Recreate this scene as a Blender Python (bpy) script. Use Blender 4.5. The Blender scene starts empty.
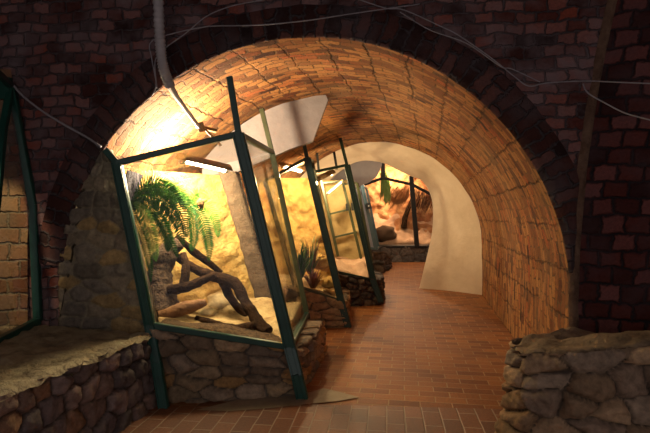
import bpy, math, random
import numpy as np
from mathutils import Vector, Matrix, noise
random.seed(7)
SC = bpy.context.scene
COL = SC.collection
F = 500.0
def P(px, py, Y):            # a point seen at a pixel of the 650x433 frame, Y metres ahead of the camera
    return Vector(((px-325)/F*Y, Y, 1.5-(py-216.5)/F*Y))
def lerp(a, b, t): return a+(b-a)*t
def sst(e0, e1, x):
    t = np.clip((x-e0)/(e1-e0), 0, 1); return t*t*(3-2*t)

# ------------------------------------------------------------------ materials
class NT:
    def __init__(s, name):
        s.m = bpy.data.materials.new(name); s.m.use_nodes = True
        s.t = s.m.node_tree; s.t.nodes.clear()
        s.out = s.n('ShaderNodeOutputMaterial')
    def n(s, typ, ins=None, **kw):
        nd = s.t.nodes.new(typ)
        for k, v in kw.items(): setattr(nd, k, v)
        for k, v in (ins or {}).items(): s.set(nd, k, v)
        return nd
    def set(s, nd, k, v):
        sock = nd.inputs[k]
        if isinstance(v, bpy.types.NodeSocket): s.t.links.new(v, sock)
        else: sock.default_value = v
    def ramp(s, fac, stops, interp='LINEAR'):
        r = s.n('ShaderNodeValToRGB', {'Fac': fac}); cr = r.color_ramp; cr.interpolation = interp
        while len(cr.elements) < len(stops): cr.elements.new(0.5)
        for e, (p, c) in zip(cr.elements, stops):
            e.position = p; e.color = (*c, 1) if len(c) == 3 else c
        return r.outputs['Color']
    def noise(s, vec, scale, detail=4, rough=0.6, out='Fac', dist=0.0):
        return s.n('ShaderNodeTexNoise', {'Vector': vec, 'Scale': scale, 'Detail': detail, 'Roughness': rough, 'Distortion': dist}).outputs[out]
    def mix(s, fac, a, b, blend='MIX'):
        nd = s.n('ShaderNodeMix', data_type='RGBA', blend_type=blend)
        s.set(nd, 0, fac); s.set(nd, 6, a); s.set(nd, 7, b)
        return nd.outputs[2]
    def math(s, op, a, b=0.0):
        nd = s.n('ShaderNodeMath', operation=op); s.set(nd, 0, a); s.set(nd, 1, b); return nd.outputs[0]
    def coord(s, which='Object'): return s.n('ShaderNodeTexCoord').outputs[which]
    def finish(s, base, rough=0.8, bump=None, bstr=0.5, bdist=0.02, spec=0.3, metal=0.0, **extra):
        b = s.n('ShaderNodeBsdfPrincipled', {'Base Color': base, 'Roughness': rough, 'Metallic': metal})
        b.inputs['Specular IOR Level'].default_value = spec
        for k, v in extra.items(): s.set(b, k, v)
        if bump is not None:
            bn = s.n('ShaderNodeBump', {'Height': bump, 'Strength': bstr, 'Distance': bdist})
            s.t.links.new(bn.outputs[0], b.inputs['Normal'])
        s.t.links.new(b.outputs[0], s.out.inputs[0])
        return s.m

def c4(c): return (*c, 1.0)

def brick_mat(name, bw, bh, stops, mortar, msize, bstr=0.8, warp=0.02, stain=None, stain_amt=0.5, rough=0.85, bias=0.0, spec=0.25, coarse=6.0, offset=0.5, joints=None, msm=0.6):
    k = NT(name); uv = k.coord('UV')
    nz = k.noise(uv, 3.5, 3, 0.6, 'Color')
    off = k.n('ShaderNodeVectorMath', {0: nz, 1: (0.5, 0.5, 0.5)}, operation='SUBTRACT').outputs[0]
    off = k.n('ShaderNodeVectorMath', {0: off, 'Scale': warp*2}, operation='SCALE').outputs[0]
    nz2 = k.noise(uv, 30, 2, 0.5, 'Color')
    off2 = k.n('ShaderNodeVectorMath', {0: nz2, 1: (0.5, 0.5, 0.5)}, operation='SUBTRACT').outputs[0]
    off2 = k.n('ShaderNodeVectorMath', {0: off2, 'Scale': warp*0.7}, operation='SCALE').outputs[0]
    v = k.n('ShaderNodeVectorMath', {0: uv, 1: off}, operation='ADD').outputs[0]
    v = k.n('ShaderNodeVectorMath', {0: v, 1: off2}, operation='ADD').outputs[0]
    br = k.n('ShaderNodeTexBrick', {'Vector': v, 'Color1': (0, 0, 0, 1), 'Color2': (1, 1, 1, 1), 'Mortar': (0.5, 0.5, 0.5, 1), 'Scale': 1.0,
             'Mortar Size': msize, 'Mortar Smooth': msm, 'Bias': bias, 'Brick Width': bw, 'Row Height': bh})
    br.offset = offset
    c = k.ramp(br.outputs['Color'], stops)
    fine = k.noise(uv, 45, 5, 0.7)
    c = k.mix(0.55, c, k.ramp(fine, [(0.3, (0.35, 0.35, 0.35)), (0.7, (1.25, 1.2, 1.15))]), 'MULTIPLY')
    c = k.mix(br.outputs['Fac'], c, c4(mortar))
    big = k.noise(uv, coarse/6, 4, 0.65)
    if stain:
        f = k.ramp(big, [(0.42, (0, 0, 0)), (0.68, (1, 1, 1))])
        f = k.math('MULTIPLY', f, stain_amt)
        c = k.mix(f, c, c4(stain))
    h = k.math('SUBTRACT', 1.0, br.outputs['Fac'])
    h = k.math('ADD', h, k.math('MULTIPLY', fine, 0.5))
    h = k.math('ADD', h, k.math('MULTIPLY', br.outputs['Color'], 0.35))
    if joints:                     # occasional long open joints running along the vault
        jw, jh, js = joints
        sw = k.n('ShaderNodeTexBrick', {'Vector': v, 'Scale': 1.0, 'Mortar Size': js, 'Mortar Smooth': 0.8, 'Brick Width': jw, 'Row Height': jh, 'Color1': (0, 0, 0, 1), 'Color2': (0, 0, 0, 1), 'Mortar': (1, 1, 1, 1)})
        sw.offset = 0.0
        msk = k.math('MULTIPLY', sw.outputs['Fac'], k.ramp(k.noise(uv, 1.7, 3, 0.6), [(0.36, (0, 0, 0)), (0.5, (1, 1, 1))]))
        c = k.mix(k.math('MULTIPLY', msk, 0.6), c, (0.03, 0.018, 0.01, 1))
        h = k.math('SUBTRACT', h, msk)
    return k.finish(c, rough, h, bstr, 0.02, spec)

def plain_mat(name, c1, c2, scale=6.0, rough=0.8, bstr=0.4, bdist=0.02, bscale=25, spec=0.3, metal=0.0, c3=None, **ex):
    k = NT(name); o = k.coord('Object')
    st = [(0.3, c1), (0.7, c2)] if c3 is None else [(0.28, c1), (0.5, c2), (0.72, c3)]
    c = k.ramp(k.noise(o, scale, 5, 0.65), st)
    return k.finish(c, rough, k.noise(o, bscale, 5, 0.65), bstr, bdist, spec, metal, **ex)

def stone_mat(name, gain=1.0):
    k = NT(name); o = k.coord('Object')
    a = k.n('ShaderNodeVertexColor', layer_name='tint').outputs['Color']
    m = k.ramp(k.noise(o, 18, 6, 0.7), [(0.25, (0.5*gain,)*3), (0.75, (1.5*gain, 1.45*gain, 1.4*gain))])
    c = k.mix(1.0, a, m, 'MULTIPLY')
    return k.finish(c, 0.85, k.noise(o, 55, 6, 0.7), 0.7, 0.015, 0.25)

def emit_mat(name, col, s):
    k = NT(name); e = k.n('ShaderNodeEmission', {'Color': c4(col), 'Strength': s})
    k.t.links.new(e.outputs[0], k.out.inputs[0]); return k.m

def glass_mat(name, tint=(0.97, 0.98, 0.97), refl=1.0):
    k = NT(name)
    lw = k.n('ShaderNodeFresnel', {'IOR': 1.33}).outputs[0]
    f = k.math('MULTIPLY', lw, refl)
    tr = k.n('ShaderNodeBsdfTransparent', {'Color': c4(tint)}); gl = k.n('ShaderNodeBsdfGlossy', {'Roughness': 0.03, 'Color': (1, 1, 1, 1)})
    mx = k.n('ShaderNodeMixShader', {0: f, 1: tr.outputs[0], 2: gl.outputs[0]})
    k.t.links.new(mx.outputs[0], k.out.inputs[0]); return k.m

def mesh_wire_mat(name, cell, wire, col):
    k = NT(name); uv = k.coord('UV')
    sx = k.n('ShaderNodeSeparateXYZ', {0: uv})
    def line(v): return k.math('LESS_THAN', k.math('FRACT', k.math('DIVIDE', v, cell)), wire)
    a = k.math('MAXIMUM', line(sx.outputs[0]), line(sx.outputs[1]))
    tr = k.n('ShaderNodeBsdfTransparent'); df = k.n('ShaderNodeBsdfPrincipled', {'Base Color': c4(col), 'Roughness': 0.5, 'Metallic': 0.2})
    mx = k.n('ShaderNodeMixShader', {0: a, 1: tr.outputs[0], 2: df.outputs[0]})
    k.t.links.new(mx.outputs[0], k.out.inputs[0]); return k.m

M = {}
M['vault'] = brick_mat('vault_brick', 0.20, 0.085, [(0.0, (0.05, 0.015, 0.007)), (0.2, (0.17, 0.048, 0.014)), (0.45, (0.28, 0.105, 0.028)), (0.75, (0.44, 0.20, 0.058)), (1.0, (0.33, 0.078, 0.022))],
                       (0.12, 0.065, 0.03), 0.009, 1.0, 0.065, (0.30, 0.17, 0.07), 0.5, joints=(0.36, 50.0, 0.014))
M['front'] = brick_mat('front_brick', 0.15, 0.09, [(0.0, (0.025, 0.012, 0.012)), (0.4, (0.12, 0.033, 0.024)), (0.7, (0.27, 0.135, 0.12)), (1.0, (0.27, 0.055, 0.026))],
                       (0.080, 0.072, 0.078), 0.013, 1.0, 0.055, (0.21, 0.165, 0.175), 0.85, coarse=13, msm=1.0)
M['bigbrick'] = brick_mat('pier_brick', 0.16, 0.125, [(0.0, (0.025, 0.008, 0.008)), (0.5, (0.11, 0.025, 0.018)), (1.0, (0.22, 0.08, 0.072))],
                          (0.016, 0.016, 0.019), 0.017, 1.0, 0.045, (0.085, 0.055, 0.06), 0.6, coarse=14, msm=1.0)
M['floor'] = brick_mat('floor_paver', 0.25, 0.125, [(0.0, (0.19, 0.060, 0.016)), (0.5, (0.30, 0.105, 0.027)), (1.0, (0.38, 0.145, 0.036))],
                       (0.36, 0.22, 0.10), 0.007, 0.35, 0.006, (0.13, 0.06, 0.035), 0.5, rough=0.6, spec=0.2)
M['floor2'] = brick_mat('floor_soldier', 0.26, 0.135, [(0.0, (0.13, 0.043, 0.017)), (0.5, (0.20, 0.07, 0.025)), (1.0, (0.26, 0.09, 0.032))],
                        (0.32, 0.23, 0.16), 0.007, 0.35, 0.006, (0.11, 0.06, 0.042), 0.5, rough=0.55, spec=0.35)
M['plaster'] = plain_mat('cream_plaster', (0.56, 0.44, 0.31), (0.68, 0.56, 0.42), 2.2, 0.85, 0.5, 0.03, 6)
M['lilac'] = plain_mat('lilac_plaster', (0.22, 0.19, 0.18), (0.31, 0.27, 0.255), 3.0, 0.8, 0.5, 0.02, 9)
M['lilac2'] = plain_mat('grey_plaster', (0.33, 0.32, 0.37), (0.42, 0.41, 0.46), 3.0, 0.8, 0.4, 0.02, 9)
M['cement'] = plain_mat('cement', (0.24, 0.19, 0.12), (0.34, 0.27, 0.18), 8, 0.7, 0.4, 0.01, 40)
M['stone'] = stone_mat('rubble_stone')
M['green'] = plain_mat('green_paint', (0.005, 0.046, 0.034), (0.010, 0.078, 0.056), 9, 0.35, 0.15, 0.004, 60, spec=0.5)
M['darkgreen'] = plain_mat('dark_green_paint', (0.006, 0.022, 0.012), (0.012, 0.035, 0.02), 9, 0.4, 0.15, 0.004, 60, spec=0.4)
M['olive'] = plain_mat('olive_paint', (0.030, 0.036, 0.013), (0.06, 0.065, 0.024), 9, 0.45, 0.15, 0.004, 60, spec=0.5)
M['blue'] = plain_mat('blue_grey_paint', (0.04, 0.08, 0.09), (0.08, 0.13, 0.145), 9, 0.4, 0.15, 0.004, 60, spec=0.5)
M['black'] = plain_mat('black_metal', (0.008, 0.009, 0.009), (0.015, 0.016, 0.015), 9, 0.45, 0.1, 0.004, 60, spec=0.4)
M['glass'] = glass_mat('clear_glass', refl=.5)
M['wire'] = mesh_wire_mat('wire_mesh', 0.016, 0.26, (0.36, 0.27, 0.18))
M['yellow'] = plain_mat('ochre_rock', (0.40, 0.22, 0.055), (0.56, 0.35, 0.10), 4, 0.9, 0.9, 0.05, 14, c3=(0.66, 0.46, 0.17))
M['sand'] = plain_mat('pale_sand', (0.20, 0.12, 0.05), (0.50, 0.35, 0.16), 6, 0.95, 1.0, 0.03, 50, c3=(0.66, 0.50, 0.26))
M['pinksand'] = plain_mat('pink_sand', (0.42, 0.25, 0.15), (0.58, 0.38, 0.25), 5, 0.95, 0.8, 0.02, 40)
M['column'] = plain_mat('brown_grey_render', (0.085, 0.055, 0.034), (0.16, 0.11, 0.068), 10, 0.9, 0.9, 0.02, 35)
M['bluestone'] = plain_mat('blue_grey_stone', (0.022, 0.020, 0.027), (0.06, 0.052, 0.064), 6, 0.9, 0.9, 0.04, 18)
M['wood'] = plain_mat('driftwood', (0.010, 0.005, 0.003), (0.06, 0.028, 0.012), 14, 0.85, 1.2, 0.03, 40, spec=.08)
M['bark'] = plain_mat('rough_bark', (0.015, 0.008, 0.005), (0.17, 0.10, 0.055), 32, 0.85, 1.2, 0.03, 50)
M['redbark'] = plain_mat('red_bark', (0.16, 0.075, 0.03), (0.28, 0.14, 0.06), 12, 0.85, 1.0, 0.02, 40)
M['fern'] = plain_mat('fern_green', (0.008, 0.045, 0.004), (0.028, 0.115, 0.010), 5, 0.6, 0.2, 0.01, 40, spec=0.15)
M['fernlight'] = plain_mat('pale_fern', (0.05, 0.17, 0.018), (0.14, 0.31, 0.05), 5, 0.6, 0.2, 0.01, 40, spec=0.15)
M['seed'] = plain_mat('brown_pod', (0.16, 0.07, 0.03), (0.30, 0.15, 0.06), 30, 0.8, 1.0, 0.02, 60)
M['redleaf'] = plain_mat('red_leaf', (0.14, 0.035, 0.018), (0.24, 0.07, 0.03), 12, 0.6)
M['grassgreen'] = plain_mat('grass_leaf', (0.035, 0.085, 0.018), (0.09, 0.15, 0.035), 12, 0.6)
M['redrock'] = plain_mat('red_rock', (0.20, 0.075, 0.03), (0.46, 0.21, 0.09), 1.3, 0.9, 1.0, 0.12, 3.5, c3=(0.60, 0.37, 0.17))
M['dryleaf'] = plain_mat('dry_leaf', (0.16, 0.07, 0.03), (0.34, 0.17, 0.075), 6, 0.9)
M['conduit'] = plain_mat('grey_plastic', (0.36, 0.35, 0.36), (0.46, 0.45, 0.46), 12, 0.5, 0.1, 0.01, 30)
M['cable'] = plain_mat('pale_cable', (0.26, 0.25, 0.28), (0.33, 0.32, 0.34), 12, 0.5, 0.1, 0.01, 30)
M['hood'] = plain_mat('lamp_hood', (0.20, 0.12, 0.06), (0.30, 0.18, 0.09), 9, 0.5, 0.1, 0.01, 30)
M['white'] = plain_mat('white_enamel', (0.62, 0.58, 0.5), (0.68, 0.64, 0.56), 9, 0.5, 0.1, 0.01, 30)
M['tube'] = emit_mat('lamp_tube', (1.0, 0.86, 0.58), 22)
M['tube2'] = emit_mat('far_lamp_tube', (1.0, 0.86, 0.58), 9)

# ------------------------------------------------------------------ objects
def tag(o, label=None, cat=None, group=None, kind=None):
    if label: o['label'] = label
    if cat: o['category'] = cat
    if group: o['group'] = group
    if kind: o['kind'] = kind
    return o
def thing(name, loc, label, cat, group=None):
    o = bpy.data.objects.new(name, None); COL.objects.link(o); o.location = loc; o.empty_display_size = 0.1
    return tag(o, label, cat, group)
def link(name, me, mat, parent=None):
    o = bpy.data.objects.new(name, me); COL.objects.link(o)
    if mat is not None and not me.materials: me.materials.append(mat)
    if parent is not None:
        o.parent = parent
        if parent.parent is None: o.matrix_parent_inverse = Matrix.Translation(-parent.location)
    return o
def mk(name, V, Fc, mat, parent=None, uv=None, col=None, smooth=True):
    me = bpy.data.meshes.new(name)
    me.from_pydata([tuple(v) for v in V], [], [tuple(f) for f in Fc])
    if uv is not None:
        l = me.uv_layers.new(name='UVMap')
        idx = np.zeros(len(me.loops), dtype=np.int32); me.loops.foreach_get('vertex_index', idx)
        l.data.foreach_set('uv', np.asarray(uv, dtype=np.float32)[idx].ravel())
    if col is not None:
        a = me.color_attributes.new('tint', 'FLOAT_COLOR', 'POINT')
        cc = np.ones((len(V), 4), dtype=np.float32); cc[:, :3] = col
        a.data.foreach_set('color', cc.ravel())
    me.polygons.foreach_set('use_smooth', [smooth]*len(me.polygons))
    me.update()
    return link(name, me, mat, parent)
def grid_faces(nu, nv, base=0, flip=False, closed=False):
    fs = []
    for j in range(nv-1):
        for i in range(nu if closed else nu-1):
            a = base+j*nu+i; b = base+j*nu+(i+1) % nu; c = b+nu; d = a+nu
            fs.append((a, d, c, b) if flip else (a, b, c, d))
    return fs

class MB:                                   # collects pieces of ONE part
    def __init__(s): s.v = []; s.f = []
    def add(s, V, Fc):
        b = len(s.v); s.v += [Vector(x) for x in V]; s.f += [tuple(i+b for i in f) for f in Fc]; return s
    def bar(s, p, q, w, d=None, side=Vector((1, 0, 0)), bev=0.12):
        d = d or w; p = Vector(p); q = Vector(q); z = (q-p).normalized()
        x = side-z*side.dot(z)
        if x.length < 1e-3: x = Vector((0, 1, 0))-z*z.y
        x.normalize(); y = z.cross(x)
        k = min(w, d)*bev
        o = [(-w/2+k, -d/2), (w/2-k, -d/2), (w/2, -d/2+k), (w/2, d/2-k), (w/2-k, d/2), (-w/2+k, d/2), (-w/2, d/2-k), (-w/2, -d/2+k)]
        V = [p+x*a+y*b for a, b in o]+[q+x*a+y*b for a, b in o]
        Fc = [(i, (i+1) % 8, 8+(i+1) % 8, 8+i) for i in range(8)]+[tuple(range(7, -1, -1)), tuple(range(8, 16))]
        return s.add(V, Fc)
    def tube(s, pts, rad, n=10, rough=0.0, seed=0, cap=True):
        pts = [Vector(p) for p in pts]; m = len(pts)
        rad = rad if hasattr(rad, '__len__') else [rad]*m
        V = []; x = None
        for i, p in enumerate(pts):
            t = (pts[min(i+1, m-1)]-pts[max(i-1, 0)]).normalized()
            if x is None:
                x = Vector((0, 0, 1)) if abs(t.z) < 0.9 else Vector((1, 0, 0))
            x = (x-t*x.dot(t)).normalized(); y = t.cross(x)
            for k in range(n):
                a = 2*math.pi*k/n; r = rad[i]
                dr = x*math.cos(a)+y*math.sin(a)
                if rough: r *= 1+rough*noise.noise((p+dr*r)*14+Vector((seed, 0, 0)))+rough*.6*noise.noise((p+dr*r)*40+Vector((seed, 0, 0)))
                V.append(p+dr*r)
        Fc = grid_faces(n, m, 0, False, True)
        if cap: Fc += [tuple(range(n-1, -1, -1)), tuple((m-1)*n+k for k in range(n))]
        return s.add(V, Fc)
    def slab(s, quad, nrm, th):
        q = [Vector(p) for p in quad]; n = Vector(nrm).normalized()*th; k = len(q)
        V = q+[p+n for p in q]
        return s.add(V, [tuple(range(k-1, -1, -1)), tuple(range(k, 2*k))]+[(i, (i+1) % k, k+(i+1) % k, k+i) for i in range(k)])
    def build(s, name, mat, parent=None, smooth=False): return mk(name, s.v, s.f, mat, parent, smooth=smooth)

def spline(pts, n=8):
    pts = [Vector(p) for p in pts]; out = []
    for i in range(len(pts)-1):
        a = pts[max(i-1, 0)]; b = pts[i]; c = pts[i+1]; d = pts[min(i+2, len(pts)-1)]
        for k in range(n):
            t = k/n
            out.append(0.5*((2*b)+(c-a)*t+(2*a-5*b+4*c-d)*t*t+(3*b-a-3*c+d)*t**3))
    out.append(pts[-1]); return out
def srad(r, m): return [float(np.interp(i/(m-1), np.linspace(0, 1, len(r)), r)) for i in range(m)]

# ------------------------------------------------------------------ rubble masonry with real relief
PAL = [(.15, .125, .10), (.20, .155, .11), (.10, .09, .085), (.24, .17, .10), (.17, .15, .14), (.13, .11, .095)]
def rubble(fn, W, H, name, mat, su=0.2, sv=0.13, depth=0.035, res=0.013, seed=1, pal=PAL, mortar=(.075, .065, .055), parent=None, cap=None, jit=0.38, thick=None):
    rng = np.random.default_rng(seed)
    seeds = []; tint = []; lift = []
    nrow = max(2, int(round(H/sv)))+2
    for r in range(-1, nrow):
        x = -su+rng.random()*su
        while x < W+su:
            w = su*(0.55+rng.random()*0.9)
            seeds.append((x+w/2, (r+0.5+(rng.random()-.5)*2*jit)*H/(nrow-2)))
            p = np.array(pal[rng.integers(len(pal))])*(0.75+0.5*rng.random()); tint.append(p); lift.append(rng.random())
            x += w
    S = np.array(seeds); tint = np.array(tint); lift = np.array(lift)
    nu = max(8, int(W/res)); nv = max(8, int(H/res))
    U, Vv = np.meshgrid(np.linspace(0, W, nu), np.linspace(0, H, nv))
    wx = np.array([[noise.noise((u*7, v*7, seed*3.1)) for u in U[0]] for v in Vv[:, 0]])*0.035
    wy = np.array([[noise.noise((u*7, v*7, seed*3.1+40)) for u in U[0]] for v in Vv[:, 0]])*0.03
    fz = np.array([[noise.noise((u*16, v*16, seed+9.0))+.5*noise.noise((u*36, v*36, seed+5.0)) for u in U[0]] for v in Vv[:, 0]])
    u = (U+wx).ravel(); v = (Vv+wy).ravel()
    asp = su/sv
    D = np.sqrt((u[:, None]-S[None, :, 0])**2/asp+((v[:, None]-S[None, :, 1])**2)*asp)
    i1 = np.argmin(D, 1); d1 = D[np.arange(len(u)), i1]; D[np.arange(len(u)), i1] = 9; d2 = D.min(1)
    gap = d2-d1
    h = sst(0.0, 0.042, gap)*(0.5+0.8*lift[i1])+0.2*sst(0.02, 0.12, gap)
    hh = (h*depth+fz.ravel()*depth*0.42)
    m = sst(0.004, 0.018, gap)[:, None]
    colr = tint[i1]*m+np.array(mortar)*(1-m)
    V = []; us = U.ravel()/W; vs = Vv.ravel()/H
    for k in range(len(u)):
        p, n = fn(us[k], vs[k]); V.append(p+n*hh[k])
    Fc = grid_faces(nu, nv)
    if thick:
        b = len(V)
        for (a, c) in ((0, 0), (1, 0), (1, 1), (0, 1)):
            p, n = fn(a, c); V.append(p-n*thick)
        ring = [list(range(nu)), [j*nu+nu-1 for j in range(nv)], [(nv-1)*nu+i for i in range(nu-1, -1, -1)], [j*nu for j in range(nv-1, -1, -1)]]
        for q in range(4): Fc.append(tuple([b+q]+[b+(q+1) % 4]+ring[q][::-1]))
        Fc.append((b+3, b+2, b+1, b)); colr = np.vstack([colr, np.tile(mortar, (4, 1))])
    if cap:                                     # level top behind the relief: back points closing the path
        top = [(nv-1)*nu+i for i in range(nu)]
        b = len(V)
        for p in cap: V.append(Vector(p))
        Fc.append(tuple(top+[b+i for i in range(len(cap))]))
        colr = np.vstack([colr, np.tile((.17, .14, .10), (len(cap), 1))])
    return mk(name, V, Fc, mat, parent, col=colr)

def path_fn(pts, H, ztop=None, batter=0.0, rnd=0.06, flip=1):
    # pts: xy polyline walked so that the outside is on its right; H: heights at the polyline points
    pts = [Vector((p[0], p[1], 0)) for p in pts]
    L = [0]
    for a, b in zip(pts, pts[1:]): L.append(L[-1]+(b-a).length)
    W = L[-1]
    def nseg(i):
        t = (pts[i+1]-pts[i]).normalized(); return Vector((t.y, -t.x, 0))*flip
    def fn(u, v):
        s = u*W; i = 0
        while i < len(L)-2 and s > L[i+1]: i += 1
        t = (s-L[i])/(L[i+1]-L[i])
        p = pts[i].lerp(pts[i+1], t); n = nseg(i)
        if i+1 < len(pts)-1 and L[i+1]-s < rnd: n = n.lerp(nseg(i+1), 0.5*(1-(L[i+1]-s)/rnd))
        if i > 0 and s-L[i] < rnd: n = n.lerp(nseg(i-1), 0.5*(1-(s-L[i])/rnd))
        n.normalize()
        h = H[i]+(H[i+1]-H[i])*t
        p = p+n*(-batter*v*h); return Vector((p.x, p.y, v*h)), n
    return fn, W

# ------------------------------------------------------------------ the brick tunnel
R = 2.05
def ring(t):            # centre, across-direction, springing height
    ph = math.radians(lerp(7, 11, t)); c = Vector((lerp(-.195, .988, t), lerp(4.0, 9.94, t), 0))
    return c, Vector((math.cos(ph), -math.sin(ph), 0)), lerp(.886, .93, t)
def ring_pts(t, n=64, r=R, m=6):
    c, a, cz = ring(t); out = []; arc = []
    for i in range(m): out.append(c+a*r+Vector((0, 0, cz*i/m))); arc.append(cz*i/m)
    for i in range(n+1):
        th = math.pi*i/n; out.append(c+a*(r*math.cos(th))+Vector((0, 0, cz+r*math.sin(th)))); arc.append(cz+r*th)
    for i in range(m-1, -1, -1): out.append(c-a*r+Vector((0, 0, cz*i/m))); arc.append(cz+math.pi*r+cz*(1-i/m))
    return out, arc
def vault_left(Y, z):
    t = min(max((Y-4.0)/5.94, 0), 1); c, a, cz = ring(t)
    d = R if z < cz else math.sqrt(max(R*R-(z-cz)**2, 0))
    return (c-a*d).x
def vault_top(Y, X):
    t = min(max((Y-4.0)/5.94, 0), 1); c, a, cz = ring(t)
    return cz+math.sqrt(max(R*R-(X-c.x)**2, 0))
V = []; UV = []; nt = 60
for j in range(nt+1):
    pts, arc = ring_pts(j/nt)
    for p, s in zip(pts, arc):
        k = 0.018*noise.noise(p*2.2)+0.012*noise.noise(p*7)
        c, a, cz = ring(j/nt); n = (p-Vector((c.x, c.y, min(p.z, cz)))).normalized()
        V.append(p+n*(k if j else k*0.5)); UV.append((s, j/nt*6.06))
tag(mk('ceiling', V, grid_faces(len(pts), nt+1, 0), M['vault'], uv=UV), 'barrel vault of thin orange brown bricks over the passage', 'vault', kind='structure')

# front wall round the arch
def corner_s(z): return float(np.interp(z, [0, .886, 1.3, 1.85, 2.45, 3.1, 4.4], [2.065, 2.07, 2.085, 2.13, 2.21, 2.34, 2.70]))
c0, a0, cz0 = ring(0); n0 = Vector((-a0.y, a0.x, 0))
if n0.y > 0: n0 = -n0
SL, ZT = -3.3, 4.3
V = []; UV = []; inner, _ = ring_pts(0); steps = 16
rows = []
for p in inner:
    s = (p-c0).dot(a0); z = p.z
    if z <= cz0+1e-6: d = Vector((1 if s > 0 else -1, 0))
    else: d = Vector((s, z-cz0)).normalized()
    lo, hi = 0.0, 8.0
    for _ in range(40):
        mid = (lo+hi)/2; q = Vector((s, z))+d*mid
        if q.x < SL or q.y > ZT or q.x > corner_s(q.y): hi = mid
        else: lo = mid
    rows.append((s, z, s+d.x*lo, z+d.y*lo))
for k in range(steps+1):
    for (s, z, so, zo) in rows:
        t = k/steps; ss = lerp(s, so, t); zz = lerp(z, zo, t)
        w = c0+a0*ss+Vector((0, 0, zz)); b = 0.02*noise.noise(w*3)+0.02*noise.noise(w*8)
        V.append(w+n0*(b*min(1, t*4))); UV.append((ss, zz))
Fc = grid_faces(len(rows), steps+1)
# close the two top corners
iTL = [i for i, r in enumerate(rows) if r[3] >= ZT-1e-3]
b = len(V); base = steps*len(rows)
V.append(c0+a0*corner_s(ZT)+Vector((0, 0, ZT))); UV.append((corner_s(ZT), ZT))
V.append(c0+a0*SL+Vector((0, 0, ZT))); UV.append((SL, ZT))
Fc.append((base+iTL[0], base+iTL[0]-1, b)); Fc.append((base+iTL[-1]+1, base+iTL[-1], b+1))
tag(mk('wall_front', V, Fc, M['front'], uv=UV), 'dark red brick wall around the tunnel arch', 'wall', kind='structure')

# ring of radial bricks round the arch, a little proud of the wall
V = []; UV = []
th = [math.pi*(0.03+0.94*i/90) for i in range(91)]
for (r, pr) in ((R-.004, .0), (R-.002, .02), (R+.10, .028), (R+.24, .025), (R+.265, -.01)):
    for t in th:
        rr = r
        if R*math.cos(t) > 0: rr = min(r, max(R, (corner_s(cz0+r*math.sin(t))-.01)/max(math.cos(t), .05)))
        w = c0+a0*(rr*math.cos(t))+Vector((0, 0, cz0+rr*math.sin(t)))
        V.append(w+n0*(pr+.012*noise.noise(w*7))); UV.append((rr, t*R))
M['ring'] = brick_mat('ring_brick', 0.26, 0.10, [(0.0, (0.022, 0.011, 0.011)), (0.5, (0.085, 0.028, 0.021)), (1.0, (0.16, 0.07, 0.058))], (0.065, 0.058, 0.062), 0.016, 1.0, 0.06, (0.09, 0.072, 0.078), 0.8, coarse=12, msm=1.0)
tag(mk('trim_1', V, grid_faces(len(th), 5), M['ring'], uv=UV), 'ring of dark upright bricks around the arch', 'arch', kind='structure')

# dark pier on the right, running from the leaning corner towards the camera
V = []; UV = []; nz = 30; nx = 24
for j in range(nz+1):
    z = 4.3*j/nz
    A = c0+a0*corner_s(z); Bp = Vector((3.7, 3.15, 0))
    for i in range(nx+1):
        p = A.lerp(Bp, i/nx); p.z = z; bmp = .018*noise.noise(p*4)+.014*noise.noise(p*11)
        V.append(p+Vector((0, -1, 0))*(bmp*min(1, i))); UV.append((i/nx*(Bp-A).length, z))
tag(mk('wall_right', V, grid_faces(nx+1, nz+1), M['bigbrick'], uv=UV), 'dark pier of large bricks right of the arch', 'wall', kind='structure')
m = MB()
prev = None
V = []
for j in range(31):
    z = .6+3.7*j/30; A = c0+a0*corner_s(z)+Vector((0, 0, z)); k = .012*noise.noise(Vector((z*9, 1, 1)))
    V += [A+Vector((-.035+k, -.002, 0)), A+Vector((-.012+k, -.028, 0)), A+Vector((.022+k, -.026, 0)), A+Vector((.045+k, .0, 0))]
tag(mk('trim_2', V, grid_faces(4, 31), plain_mat('lit_edge', (.10, .055, .035), (.22, .14, .09), 9, .9, 1.0, .03, 25)), 'brown plaster edge, lit tone painted in, between arch wall and right pier', 'edge', kind='structure')  # light caught by the corner is put into this brown edge colour
# near room shell
c = [c0+a0*SL, Vector((-3.45, -2.0, 0))]
V = [c[0], c[1], c[1]+Vector((0, 0, 4.3)), c[0]+Vector((0, 0, 4.3))]
tag(mk('wall_left', V, [(0, 1, 2, 3)], M['front'], uv=[(0, 0), (6.4, 0), (6.4, 4.3), (0, 4.3)]), 'dark brick side wall left of the ledge', 'wall', kind='structure')
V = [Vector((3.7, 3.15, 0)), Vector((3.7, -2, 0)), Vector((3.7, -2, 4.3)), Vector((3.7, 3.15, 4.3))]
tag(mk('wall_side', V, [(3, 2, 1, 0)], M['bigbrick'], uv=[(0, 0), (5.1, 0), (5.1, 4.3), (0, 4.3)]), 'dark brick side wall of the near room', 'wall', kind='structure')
V = [Vector((-3.6, -2, 4.28)), Vector((3.8, -2, 4.28)), Vector((3.8, 4.5, 4.28)), Vector((-3.6, 4.5, 4.28))]
tag(mk('ceiling.001', V, [(3, 2, 1, 0)], M['front'], uv=[(0, 0), (7.4, 0), (7.4, 6.5), (0, 6.5)]), 'dark brick ceiling of the near room', 'ceiling', kind='structure')

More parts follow.
